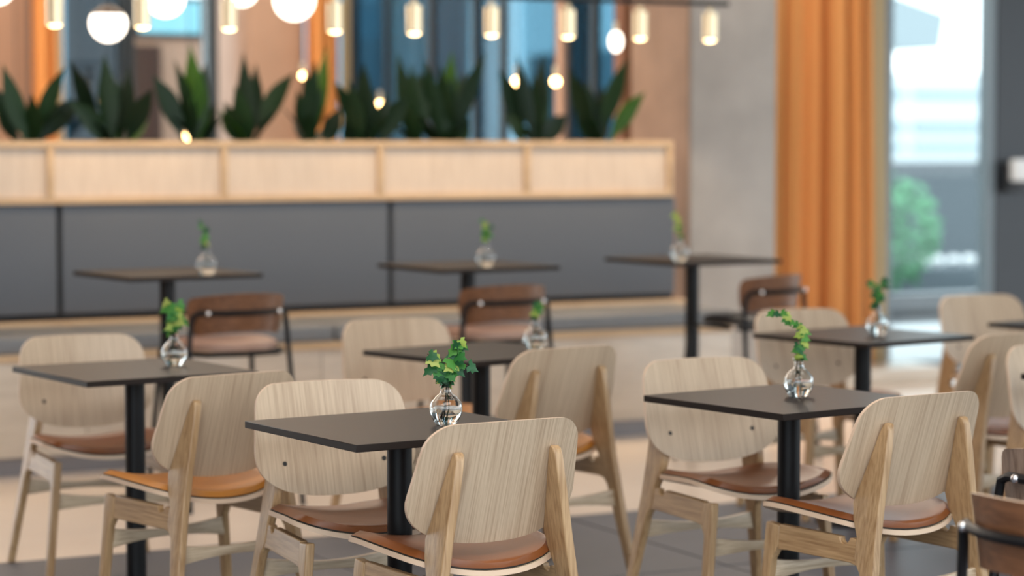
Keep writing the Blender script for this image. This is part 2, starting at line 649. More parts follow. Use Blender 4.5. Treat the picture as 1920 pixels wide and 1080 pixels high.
# dispenser on the dark column
dz0, dz1 = at_n(1900, 360, 1.9)[1], at_n(1900, 298, 1.9)[1]
du0, du1 = at_n(1889, 266, 1.9)[0], at_n(1925, 266, 1.9)[0]
dsp = bench_empty('soap_dispenser', 'white and black wall dispenser on the dark column', 'dispenser')
MB().box(du0, du1, 1.90, 1.979, dz0, dz1 - .02).build('back_plate', 'black_plastic', dsp, bevel=.012)
MB().box(du0 + .02, du1 - .005, 1.85, 1.905, dz0 + .07, dz1).build('cover', 'white_plastic', dsp, bevel=.015)

# ------------------------------------------------------------------ outside the street window
struct(MB().box(3.75, 60, 2.2, 70, -.12, -.02), 'floor_terrace', 'ext_ground', frame=True)
struct(MB().box(-30, 3.75, 14, 70, -.12, -.02), 'floor_yard', 'ext_ground', frame=True)
struct(MB().box(-70, 80, -80, 90, -.3, -.13), 'floor_sky_block', 'ext_ground', frame=True)  # ground sheet added to block sky light from below the horizon
NW = 11.0


def ext_box(name, label, cat, px0, px1, py0, py1, n, mat, depth, ground=False, parts=None):
    a, b = at_n(px0, 266, n)[0], at_n(px1, 266, n)[0]
    lo, hi = at_n((px0 + px1) / 2, py1, n)[1], at_n((px0 + px1) / 2, py0, n)[1]
    if ground:
        lo = -.02
    t = bench_empty(name, label, cat)
    MB().box(a, b, n, n + depth, lo, hi).build('wall', mat, t)
    return t, a, b, lo, hi


t, a, b, lo, hi = ext_box('garden_wall', 'slate grey garden wall outside the right window', 'wall', 1560, 2400, 303, 480, NW, 'ext_wall', .3, True)
MB().box(a - .05, b + .05, NW - .05, NW + .35, hi, hi + .06).build('coping', 'ext_white', t)
t, a, b, lo, hi = ext_box('office_building', 'pale banded building beyond the garden wall', 'building', 1400, 2600, 140, 480, 34, 'ext_white', 8, True)
for k, (y0, y1) in enumerate(((228, 246), (168, 184), (268, 282))):
    q0, q1 = at_n(1750, y1, 34)[1], at_n(1750, y0, 34)[1]
    for i in range(9):
        x0 = a + (b - a) * (i + .06) / 9
        MB().box(x0, a + (b - a) * (i + .94) / 9, 33.9, 34.0, q0, q1).build('window', 'ext_glass', t)
t = bench_empty('roof_canopy', 'grey-blue overhanging roof block at top of the right window', 'canopy')
a, b = at_n(1590, 266, 20)[0], at_n(1762, 266, 20)[0]
lo, hi = at_n(1700, 92, 20)[1], at_n(1700, 12, 20)[1]
MB().prism([(a, 20, lo), (b, 20, lo), (b + .1, 20, hi - .1), (a, 20, hi + .4)],
           [(a, 26, lo), (b, 26, lo), (b + .1, 26, hi - .1), (a, 26, hi + .4)]).build('soffit', 'ext_grey', t)
MB().box(a - 3, a + .2, 20.5, 25, -.02, lo).build('post', 'ext_grey', t)
# white boulders and a shrub in front of the wall
bed = MB()
a, zb = at_n(1715, 430, NW - 2)
b, _ = at_n(1850, 455, NW - 2)
struct(MB().box(a - 3, b + 4, NW - 2.3, NW - .02, -.02, .22), 'trim_6', 'ext_wall', frame=True)
for i in range(5):
    q = a + (b - a) * (i + .5) / 5
    s = MB().sphere((0, 0, 0), (b - a) / 13, 10, 6)
    rnd = random.Random(i)
    s.v = [(x * rnd.uniform(.85, 1.2), y * rnd.uniform(.8, 1.1), z * rnd.uniform(.6, .9)) for x, y, z in s.v]
    o = s.build('boulder', 'stone_white')
    o.location = B(q, NW - 2 - .02 * i, .22 + (b - a) / 13 * .7)
    tag(o, 'white boulder in the row at the foot of the garden wall outside', 'boulder', 'boulders outside the right window')
shrub = bench_empty('shrub', 'pale green shrub outside the right window beside the curtain', 'shrub')
su = at_n(1690, 400, NW - 3)[0]
rnd = random.Random(3)
fo = MB()
for i in range(900):
    th, ph, rr = rnd.uniform(0, 6.28), rnd.uniform(-1, 1), rnd.uniform(.5, 1) ** .5
    c = Vector((su - .25 + .62 * rr * math.cos(th) * math.sqrt(1 - ph * ph), NW - 3 + .5 * rr * math.sin(th) * math.sqrt(1 - ph * ph), .62 + .58 * rr * ph))
    d1 = Vector((rnd.uniform(-1, 1), rnd.uniform(-1, 1), rnd.uniform(-1, 1))).normalized() * .07
    d2 = d1.orthogonal().normalized() * .035
    fo.add([c - d1, c + d2, c + d1, c - d2], [(0, 1, 2, 3)])
tag(fo.build('foliage', 'ext_leaf', shrub), kind='stuff')
MB().tube([(su - .25, NW - 3, -.02), (su - .22, NW - 3, .5)], .03).build('stem', 'bark', shrub)

# ================================================================== BANQUETTE
US = -.75
ue_back = at_n(1270, 480, .6)[0]
ue_seat = at_n(1372, 640, 0)[0]
bq = bench_empty('banquette_bench', 'long grey upholstered high banquette with pale wood base', 'bench')
MB().box(US, ue_seat, .05, .95, 0, .085).build('toe_kick', 'kick_grey', bq)
pw = (ue_seat - US) / 4
for i in range(4):
    MB().box(US + pw * i + .002, US + pw * (i + 1) - .002, 0, .02, .085, .505).build('base_panel', 'base_oak', bq, bevel=.002)
MB().box(US, ue_seat, .021, .58, .085, .535).build('carcass', 'base_oak', bq)
MB().box(US, ue_seat, -.012, .02, .506, .54).build('front_rail', 'planter_frame_oak', bq, bevel=.003)
seam = at_n(191, 630, 0)[0]
sl = (ue_back - seam) / 3
edges = [US, seam] + [seam + sl * k for k in (1, 2)] + [ue_seat]
for a, b in zip(edges, edges[1:]):
    MB().box(a + .004, b - .004, -.015, .545, .541, .618).build('seat_cushion', 'grey_leather', bq, bevel=.018, seg=3)
MB().box(US, ue_back + .04, .55, .60, .541, .636).build('back_ledge', 'planter_frame_oak', bq, bevel=.003)
s1_, s2_ = at_n(112, 480, .6)[0], at_n(733, 480, .6)[0]
be = [s1_ - (s2_ - s1_), s1_, s2_, ue_back]
for a, b in zip(be, be[1:]):
    MB().box(a + .012, b - .012, .60, .665, .665, 1.178).build('back_cushion', 'grey_fabric', bq, bevel=.012, seg=3)
MB().box(US, ue_back - .005, .64, .95, .541, 1.178).build('back_frame', 'seam_black', bq)

pl = bench_empty('planter_box', 'long pale oak planter box on top of the banquette back', 'planter')
ue_p = at_n(1260, 310, .6)[0]
zt, zb_ = 1.475, 1.18
fw = .032
MB().box(US, ue_p, .585, .62, zb_, zb_ + fw).build('frame_rail', 'planter_frame_oak', pl, bevel=.003)
MB().box(US, ue_p, .585, .62, zt - fw, zt).build('frame_rail', 'planter_frame_oak', pl, bevel=.003)
divs = [at_n(q, 310, .6)[0] for q in (94, 420, 713, 988)]
divs = [US + fw / 2] + divs + [ue_p - fw / 2]
for q in divs:
    MB().box(q - fw / 2, q + fw / 2, .586, .62, zb_ + fw, zt - fw).build('divider', 'planter_frame_oak', pl, bevel=.003)
for a, b in zip(divs, divs[1:]):
    MB().box(a + fw / 2, b - fw / 2, .606, .62, zb_ + fw, zt - fw).build('front_panel', 'planter_oak', pl)
MB().box(US, ue_p, .93, .95, zb_, zt).build('back_panel', 'planter_oak', pl)
MB().box(ue_p - .02, ue_p, .62, .93, zb_, zt).build('end_panel', 'planter_oak', pl)
MB().box(US, ue_p - .02, .62, .93, zb_, zb_ + .02).build('bottom_panel', 'planter_oak', pl)
tag(MB().box(US, ue_p - .021, .621, .929, zb_ + .021, zt - .06).build('soil', 'soil', pl), kind='stuff')


# ------------------------------------------------------------------ planter plants
def leaf_mesh(base, tip, width, sag, side, mb):
    base, tip = Vector(base), Vector(tip)
    ax = tip - base
    L = ax.length
    out = Vector((ax.x, ax.y, 0))
    wdir = side - ax * side.dot(ax) / ax.dot(ax)
    wdir.normalize()
    nrm = ax.cross(wdir).normalized()
    N = 9
    vs_ = []
    for i in range(N + 1):
        t = i / N
        c = base + ax * t + Vector((0, 0, sag * L * math.sin(math.pi * t)))
        tt = max(0, (t - .18) / .82)
        wv = width * (max(0, math.sin(math.pi * tt ** .8)) ** 1.1 * (1 - .25 * tt) * 1.12 if tt > 0 else 0) + .006 * (1 - t)
        for s_ in (-1, 0, 1):
            vs_.append(c + wdir * wv * s_ + nrm * (abs(s_) * wv * .28))
    mb.add(vs_, [(i * 3 + k, i * 3 + k + 1, i * 3 + 4 + k, i * 3 + 3 + k) for i in range(N) for k in (0, 1)])


PLANTS = [
    (55, [(4, 118), (122, 126), (-6, 188), (158, 186), (60, 175), (-30, 150)], [], 'leftmost dark broad-leaved plant in the planter, beside the far-left orange curtain'),
    (212, [(130, 112), (195, 100), (242, 122), (128, 190), (286, 166), (225, 150)], [(278, 225)], 'spreading dark plant in the planter below the half-shaded globe lamp'),
    (372, [(286, 140), (326, 110), (386, 118), (405, 190), (340, 170)], [(356, 82), (376, 130)], 'plant with a bright upright leaf tip in front of the left doorway'),
    (465, [(420, 190), (456, 97), (480, 118), (552, 136), (470, 150), (440, 160)], [(412, 205)], 'tall broad-leaved plant in the planter before the pinkish pier'),
    (582, [(572, 130), (592, 112), (556, 168), (605, 160), (640, 200)], [(613, 84), (578, 175)], 'upright plant with bright tip in the planter before the middle orange curtain'),
    (690, [(626, 152), (655, 150), (682, 114), (645, 222), (732, 172), (766, 178), (700, 170)], [], 'dark plant in the planter right of the middle orange curtain'),
    (782, [(744, 97), (770, 120), (800, 150), (752, 190), (790, 130)], [], 'slim dark plant in the planter with one leaf leaning left'),
    (838, [(796, 110), (912, 97), (872, 130), (786, 214), (880, 218), (825, 120), (850, 140)], [(848, 94)], 'densest dark plant near the middle of the planter with a green tip'),
    (1005, [(934, 130), (968, 97), (1018, 97), (944, 214), (1064, 216), (1000, 140), (1030, 150)], [], 'dark plant in the planter between the two small amber lights'),
    (1122, [(1066, 128), (1178, 108), (1100, 150), (1160, 130), (1080, 190), (1130, 160)], [(1211, 172)], 'rightmost plant in the planter, leaning toward the concrete column'),
]
ivh = Vector((1, 0, 0))
for k, (bx, dark, bright, lab) in enumerate(PLANTS):
    n = .77 + .04 * math.sin(k * 2.1)
    ub_, _ = at_n(bx, 262, n)
    base = B(ub_, n, zt - .06)
    pt = thing('potted_plant', lab, 'plant', base, 0, 'broad-leaved plants in the planter')
    rnd = random.Random(40 + k)
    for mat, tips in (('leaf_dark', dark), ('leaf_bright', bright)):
        for (tx, ty) in tips:
            nn = n + rnd.uniform(-.16, .16)
            uu, zz = at_n(tx, ty, nn)
            tip = B(uu, nn, zz) - base
            b0 = Vector((rnd.uniform(-.03, .03) + .12 * tip.x, rnd.uniform(-.03, .03), 0))
            mb = MB()
            side = Vector((math.cos(rnd.uniform(-.7, .7)), rnd.uniform(-.6, .6), 0)) if abs(tip.x) < .3 * tip.z else Vector((-tip.z, rnd.uniform(-.3, .3), tip.x))
            leaf_mesh(b0, tip, rnd.uniform(.038, .052), .10 if abs(tip.x) > .15 else .02, side, mb)
            o = mb.build('leaf', mat, pt, smooth=True)
    # stems and a few short inner leaves
    st = MB()
    for q in range(4):
        st.tube([(rnd.uniform(-.03, .03), rnd.uniform(-.03, .03), -.005), (rnd.uniform(-.05, .05), rnd.uniform(-.04, .04), .14)], .006, 6)
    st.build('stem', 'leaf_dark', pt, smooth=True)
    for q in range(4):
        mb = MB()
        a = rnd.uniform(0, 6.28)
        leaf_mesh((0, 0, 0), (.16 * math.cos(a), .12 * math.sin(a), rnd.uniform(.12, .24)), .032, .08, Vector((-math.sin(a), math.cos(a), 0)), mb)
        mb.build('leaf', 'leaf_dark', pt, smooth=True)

# ================================================================== PENDANTS
NP = .30
rail = bench_empty('pendant_rail', 'black ceiling rail carrying the small brass pendants', 'rail')
ur1, zr = at_n(1365, 8, NP)
ur0 = at_n(60, 8, NP)[0]
ur0 = at_n(-40, 8, NP)[0]
MB().box(ur0, ur1, NP - .012, NP + .012, zr - .012, zr + .012).build('bar', 'black_metal', rail, bevel=.002)
for t_ in (.12, .5, .88):
    q = ur0 + (ur1 - ur0) * t_
    MB().tube([(q, NP, zr + .012), (q, NP, 3.8)], .003, 6).build('suspension_wire', 'black_metal', rail)
PX = [(103, 47, 'first brass cylinder pendant from the left, before the far-left orange curtain'),
      (267, 46, 'second brass cylinder pendant from the left, before the lit screen'),
      (430, 50, 'third brass cylinder pendant from the left, beside a glowing globe'),
      (628, 63, 'brass cylinder pendant hanging before the middle orange curtain'),
      (777, 66, 'brass cylinder pendant hanging next right of the middle orange curtain'),
      (922, 67, 'brass cylinder pendant hanging before the middle of the blue glazing'),
      (1065, 69, 'brass cylinder pendant at right before the pinkish post'),
      (1200, 74, 'second brass cylinder pendant from the rail end, before the column edge'),
      (1331, 77, 'brass cylinder pendant at the right end of the black rail')]
pend = None
for px, py, lab in PX:
    u, _ = at_n(px, py, NP)
    zb2 = zr - .188
    t = bench_empty('cylinder_pendant', lab, 'pendant lamp', 'brass pendants on the black rail')
    t.location = B(u, NP, zb2)
    h, r = .135, .037
    if pend is None:
        parts = [('shade', MB().lathe([(.001, h), (r, h), (r, 0), (r - .003, 0), (r - .003, h - .01), (.001, h - .01)], 28).mesh('shade', 'brass', smooth=True)),
                 ('cap', MB().lathe([(.001, h + .03), (.012, h + .03), (.014, h), (.001, h)], 16).mesh('cap', 'brass', smooth=True)),
                 ('cord', MB().tube([(0, 0, h + .03), (0, 0, .176)], .003, 6).mesh('cord', 'black_metal')),
                 ('lamp', MB().lathe([(.001, -.010), (.018, -.008), (r - .006, .001), (r - .004, .010), (.001, .022)], 24).mesh('lamp', 'lamp_glow'))]
        pend = parts
    for nm, me in pend:
        o = bpy.data.objects.new(nm, me)
        C.objects.link(o)
        o.parent = sh if nm == 'lamp' else t
        if nm == 'shade':
            sh = o
    ld = bpy.data.lights.new('pendant_light', 'SPOT')
    ld.energy, ld.color, ld.spot_size, ld.spot_blend, ld.shadow_soft_size = 16, (1, .72, .42), R(95), .6, .03
    lo_ = bpy.data.objects.new('pendant_light', ld)
    C.objects.link(lo_)
    lo_.parent = t
    lo_.location = (0, 0, -.01)

GL = [(203, 44, 34, 1, 'opal globe pendant with dark half-shade cap, hanging lowest at left'),
      (310, -4, 36, 0, 'glowing white globe pendant before the lit screen'),
      (452, -20, 32, 0, 'glowing white globe pendant just peeking in above the pinkish pier'),
      (552, 0, 38, 0, 'largest glowing white globe pendant left of the middle orange curtain'),
      (-6, -24, 32, 0, 'glowing white globe pendant cut by the top left corner')]
for k, (px, py, rp, cap, lab) in enumerate(GL):
    nn = .36 + .14 * (k % 2)
    nn = 1.25
    u, z = at_n(px, py, nn)
    p3 = B(u, nn, z)
    r = rp / F_PX * p3.y
    t = thing('globe_pendant', lab, 'pendant lamp', p3, 0, 'glowing globe pendants')
    if cap:
        MB().sphere((0, 0, 0), r, 28, 14, R(62), math.pi).build('globe', 'globe_glow', t, smooth=True)
        MB().lathe([(.02, r * .98), (.03, r * .95), (r * .80, r * .62), (r * .93, r * .48), (r * .90, r * .46), (r * .5, r * .5), (.001, r * .5)], 28).build('half_shade', 'dark_bronze', t, smooth=True)
    else:
        MB().sphere((0, 0, 0), r, 28, 16).build('globe', 'globe_glow', t, smooth=True)
        MB().lathe([(.001, r + .04), (.025, r + .04), (.03, r - .003), (.001, r - .003)], 16).build('cap', 'brass', t, smooth=True)
    MB().tube([(0, 0, r + .03 if not cap else r * .98), (0, 0, 3.8 - z)], .004, 6).build('cord', 'black_metal', t)
# glass tube lamp near the copper post and small amber bulbs deep in the hall
SM = [(1155, 78, 1.25, .036, 'white lozenge bulb hanging left of the copper-brown post'),
      (970, 153, 1.7, .026, 'amber bulb glowing left of the plant beside the blue glazing'),
      (1042, 153, 1.6, .024, 'amber bulb glowing right of the plant beside the blue glazing'),
      (713, 196, 3.4, .022, 'dim amber bulb low behind the planter right of the orange curtain'),
      (568, 142, 3.4, .018, 'small amber bulb low behind the planter left of the orange curtain'),
      (355, 254, 4.0, .028, 'amber bulb just above the planter rim before the doorway'),
      (55, 256, 4.0, .022, 'amber bulb just above the planter rim at far left'),
      (30, 208, 3.7, .016, 'tiny bulb among the leaves of the leftmost plant')]
for px, py, nn, r, lab in SM:
    u, z = at_n(px, py, nn)
    t = thing('pendant_bulb', lab, 'lamp', B(u, nn, z), 0, 'small bulbs hanging in the hall')
    s = MB().sphere((0, 0, 0), r, 16, 10)
    if px == 1155:
        s.v = [(x, y, zz * 1.6) for x, y, zz in s.v]
    s.build('bulb', 'globe_glow' if px == 1155 else 'bulb_glow', t, smooth=True)
    MB().lathe([(.001, r * 1.6 + .05), (.012, r * 1.6 + .05), (.014, r * .9), (.001, r * .9)], 10).build('socket', 'brass', t, smooth=True)
    MB().tube([(0, 0, r * 1.6 + .05), (0, 0, 3.8 - z)], .003, 5).build('cord', 'black_metal', t)


# ================================================================== OAK CHAIR
ZR, LEAN, KX = .644, .34, .62


def ysurf(x, z):
    return -(z - ZR) * LEAN + KX * x * x + .10 * max(0, z - .66) ** 2 * -1


ZT, ZBOT = .792, .478


def back_w(z):
    zw = .60
    if z >= zw:
        w_ = .238 - (z - zw) / (ZT - zw) * .026
        rc = .062
        if z > ZT - rc:
            q = z - (ZT - rc)
            w_ = w_ - rc + math.sqrt(max(rc * rc - q * q, 0))
        return w_
    q = (zw - z) / (zw - ZBOT)
    return .238 * max(0, 1 - q ** 2.3) ** (1 / 2.4)


def shell(rows, cols, fn_front, fn_back):
    """two sheets stitched along the rim: fn(i,j)->co"""
    mb = MB()
    A = [fn_front(i, j) for i in range(rows) for j in range(cols)]
    Bk = [fn_back(i, j) for i in range(rows) for j in range(cols)]
    n = rows * cols
    ff = [(i * cols + j, i * cols + j + 1, (i + 1) * cols + j + 1, (i + 1) * cols + j) for i in range(rows - 1) for j in range(cols - 1)]
    o = len(mb.v)
    mb.v += A + Bk
    for f in ff:
        mb.f.append(list(f)); mb.m.append(0)
        mb.f.append([q + n for q in f][::-1]); mb.m.append(0)
    rim = [j for j in range(cols)] + [i * cols + cols - 1 for i in range(1, rows)] + [(rows - 1) * cols + j for j in range(cols - 2, -1, -1)] + [i * cols for i in range(rows - 2, 0, -1)]
    for a, b in zip(rim, rim[1:] + rim[:1]):
        mb.f.append([a, b, b + n, a + n]); mb.m.append(1)
    return mb


def zrow(i, rows):
    t = i / (rows - 1)
    t = .5 - .5 * math.cos(math.pi * t)
    return ZBOT + (ZT - ZBOT) * t


def make_backrest():
    rows, cols = 30, 21

    def co(i, j, off):
        z = zrow(i, rows)
        s_ = -1 + 2 * j / (cols - 1)
        x = back_w(z) * s_
        zz = z - .10 * x * x * max(0, (z - .7) / .09)
        return (x, ysurf(x, zz) + off, zz)
    return shell(rows, cols, lambda i, j: co(i, j, .0055), lambda i, j: co(i, j, -.0055))


SY0, SY1 = -.005, .424


def seat_w(y):
    t = (y - SY0) / (SY1 - SY0)
    base_ = .205 + .034 * min(1, t / .62)
    if t < .30:
        q = (.30 - t) / .30
        return base_ * max(0, 1 - q ** 2.2) ** (1 / 2.3)
    if t > .82:
        q = (t - .82) / .18
        return base_ * max(0, 1 - .9 * q ** 2.6) ** (1 / 2.2)
    return base_


def seat_z(x, y):
    return .412 + .75 * x * x - .5 * max(0, y - .28) ** 2 - .05 * max(0, .14 - y) * 0 + .035 * (y - .2)


def make_seat(kind):
    rows, cols = 26, 19

    def yy(i):
        t = .5 - .5 * math.cos(math.pi * i / (rows - 1))
        return SY0 + (SY1 - SY0) * t

    def co(i, j, off, inset=0, puff=0):
        y = yy(i)
        s_ = -1 + 2 * j / (cols - 1)
        ys = y * (1 - inset) + .21 * inset
        x = seat_w(y) * s_ * (1 - inset)
        e = min(1, (1 - abs(s_)) * 6, i / 3.0, (rows - 1 - i) / 3.0)
        e = math.sqrt(max(0, 1 - (1 - e) ** 2))
        return (x, ys, seat_z(x, ys) + off + puff * e)
    if kind == 'shell':
        return shell(rows, cols, lambda i, j: co(i, j, .012), lambda i, j: co(i, j, -.002))
    return shell(rows, cols, lambda i, j: co(i, j, .0165, .025, .019), lambda i, j: co(i, j, .0125, .03))


def tilt(x0, slope, thick, poly, sg):
    """side polygon (y,z) -> plate of given thickness leaning sideways: x = x0 + slope*(z)"""
    a = [(sg * (x0 + slope * z - thick / 2), y, z) for y, z in poly]
    b = [(sg * (x0 + slope * z + thick / 2), y, z) for y, z in poly]
    return MB().prism(a, b) if sg > 0 else MB().prism(b, a)


XS = .244
SL = -.149


def rear_leg(sg):
    fr = [(ysurf(.15, z) - .0065, z) for z in (.60, .64, .68)]
    poly = [(-.085, 0), (-.056, 0), (-.018, .20), (.004, .315), (.020, .335), (.030, .355), (.030, .408),
            (.052, .455), (ysurf(.17, .50) - .0065, .50), (ysurf(.16, .55) - .0065, .55)] + fr + [
            (ysurf(.135, .712) - .0065, .712), (ysurf(.135, .722) - .012, .722), (-.040, .716), (-.046, .70), (-.047, .62), (-.044, .50), (-.046, .40), (-.062, .22)]
    return tilt(XS, SL, .025, poly, sg)


def front_leg(sg):
    poly = [(.372, 0), (.400, 0), (.398, .20), (.394, .38), (.392, .405), (.335, .400), (.335, .345), (.345, .325), (.358, .305)]
    return tilt(.228, -.085, .025, poly, sg)


def side_rail(sg):
    # from the rear leg to the front leg, half-moon notch near the rear
    top = []
    for k in range(0, 9):
        a = math.pi * k / 8
        top.append((.075 - .018 * math.cos(math.pi - a) * -1 * -1, .403 - .018 * math.sin(a)))
    top = sorted(set([(round(y, 5), round(z, 5)) for y, z in top]), key=lambda q: q[0])
    poly = [(.02, .333), (.045, .338), (.30, .336), (.336, .332), (.336, .404)] + top[::-1] + [(.045, .404), (.02, .400)]

    def px(y, z):
        t = (y - .02) / .316
        return (1 - t) * (XS + SL * z) + t * (.228 - .085 * z)
    a = [(sg * (px(y, z) - .010), y, z) for y, z in poly]
    b = [(sg * (px(y, z) + .010), y, z) for y, z in poly]
    return MB().prism(a, b) if sg > 0 else MB().prism(b, a)


def stretcher(y, x, z):
    N = 14
    up, lo_ = [], []
    for i in range(N + 1):
        t = -1 + 2 * i / N
        hh = .0145 + .0155 * abs(t) ** 1.8
        bow = .012 * (1 - t * t)
        up.append((x * t, z + hh - .004 * (1 - t * t), bow))
        lo_.append((x * t, z - hh, bow))
    loop = lo_ + up[::-1]
    s = 1 if y > .1 else 1
    return MB().prism([(a, y - .008 + s * c, b) for a, b, c in loop], [(a, y + .008 + s * c, b) for a, b, c in loop])


meshes = {
    'backrest': make_backrest().mesh('backrest', ['oak_vertical', 'ply_edge'], smooth=True),
    'seat_shell': make_seat('shell').mesh('seat_shell', ['oak_lateral', 'ply_edge'], smooth=True),
    'seat_pad': make_seat('pad').mesh('seat_pad', ['leather_cognac', 'rubber_black'], smooth=True),
    'seat_pad_lit': make_seat('pad').mesh('seat_pad_lit', ['leather_cognac_lit', 'rubber_black'], smooth=True),
}
CH_PARTS = [('backrest', meshes['backrest']), ('seat_shell', meshes['seat_shell'])]
for sg in (-1, 1):
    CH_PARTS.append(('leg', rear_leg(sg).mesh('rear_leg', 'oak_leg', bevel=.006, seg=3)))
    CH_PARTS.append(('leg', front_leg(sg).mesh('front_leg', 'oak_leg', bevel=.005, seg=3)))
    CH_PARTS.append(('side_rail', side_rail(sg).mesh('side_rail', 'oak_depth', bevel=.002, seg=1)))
CH_PARTS.append(('stretcher', stretcher(-.028, .200, .27).mesh('stretcher_rear', 'oak_lateral', bevel=.003)))
CH_PARTS.append(('stretcher', stretcher(.368, .200, .27).mesh('stretcher_front', 'oak_lateral', bevel=.003)))
for sg in (-1, 1):
    b_ = MB().lathe([(.0001, .0008), (.0062, .0008), (.007, 0), (.007, -.004), (.0001, -.004)], 16)
    x, z = sg * .148, .572
    y = ysurf(x, z) + .0058
    ny = Vector((-2 * KX * x, 1, LEAN)).normalized()
    q = Vector((0, 0, 1)).rotation_difference(ny).to_matrix()
    b_.v = [tuple(q @ Vector(v_) + Vector((x, y, z))) for v_ in b_.v]
    CH_PARTS.append(('bolt', b_.mesh('bolt', 'rubber_black', smooth=True)))


def oak_chair(label, x, y, rot, pad='seat_pad', group='oak chairs with leather seat pads'):
    t = thing('oak_chair', label, 'chair', (x, y, 0), R(rot), group)
    by = {}
    for nm, me in CH_PARTS + [('seat_pad', meshes[pad])]:
        o = bpy.data.objects.new(nm, me)
        C.objects.link(o)
        o.parent = by['backrest'] if nm == 'bolt' else by['seat_shell'] if nm == 'seat_pad' else t
        by[nm] = o
    return t


oak_chair('oak chair with its back to the viewer at the front centre table', -.027, 5.733, 30.7)
oak_chair('oak chair facing the viewer behind the front centre table', -.517, 6.615, 204)
oak_chair('oak chair with its back to the viewer at the front right table', 1.104, 6.339, 33.8)
oak_chair('oak chair facing the viewer behind the front right table', .603, 7.311, 206)
oak_chair('oak chair with seat coloured as brightly lit, back turned, beside the left table', -.83, 6.90, 39, 'seat_pad_lit')
oak_chair('oak chair facing the viewer behind the left table', -1.507, 8.196, 206)
oak_chair('oak chair, back turned, at the blurred middle table', .172, 7.785, 36, 'seat_pad_lit')
oak_chair('blurred oak chair facing the viewer behind the middle table', -.444, 8.97, 206, 'seat_pad_lit')
oak_chair('blurred oak chair facing the viewer before the orange curtain', 1.174, 9.48, 206)
oak_chair('oak chair, back turned, right of the blurred table near the window', 1.80, 8.37, 31)
oak_chair('palest oak chair facing the viewer below the right window', 2.08, 10.37, 204)
oak_chair('oak chair cut by the right edge, facing the viewer', 1.845, 7.85, 204)


# ================================================================== TABLES
TH = .73


def table_parts(h, s):
    top = MB().box(-s / 2, s / 2, -s / 2, s / 2, h - .019, h).mesh('tabletop', 'table_laminate', bevel=.0015, seg=1)
    post = MB().lathe([(.001, .012), (.033, .012), (.033, h - .026), (.001, h - .026)], 28).mesh('post', 'black_metal', smooth=True)
    pln = MB().box(-.16, .16, -.16, .16, h - .026, h - .0195).mesh('mounting_plate', 'black_metal')
    base_ = MB().lathe([(.001, 0), (.175, 0), (.175, .008), (.17, .012), (.06, .016), (.001, .016)], 40).mesh('base', 'black_metal', smooth=True)
    return [('tabletop', top), ('post', post), ('mounting_plate', pln), ('base', base_)]


LOW, HIGH = table_parts(TH, .6), table_parts(.92, .6)


def table(label, x, y, rot, parts=LOW, name='cafe_table', group='square black cafe tables'):
    t = thing(name, label, 'table', (x, y, 0), R(rot), group)
    for nm, me in parts:
        o = bpy.data.objects.new(nm, me)
        C.objects.link(o)
        o.parent = t
    return t


table('square dark cafe table at left with a vase', -1.234, 7.639, 34.1)
table('square dark cafe table at front centre with a vase', -.295, 6.117, 33.4)
table('square black cafe table at front right with a vase', .804, 6.771, 36.2)
table('blurred square cafe table in the middle behind the front centre table', -.109, 8.29, 40)
table('blurred square cafe table at right reflecting the window', 1.353, 9.015, 38.8)
table('corner of a cafe table at the right edge below the pale chair', 2.37, 9.53, 35)
table('sliver of a cafe table cut by the right edge, lower one', 2.045, 7.40, 34)
HG = 'tall black tables along the banquette'
table('tall square black table at the left of the banquette', -1.459, 9.918, 33, HIGH, 'high_table', HG)
table('tall square black table at the middle of the banquette', -.198, 10.517, 31, HIGH, 'high_table', HG)
table('tall square black table at the right end of the banquette', .854, 11.097, 31, HIGH, 'high_table', HG)


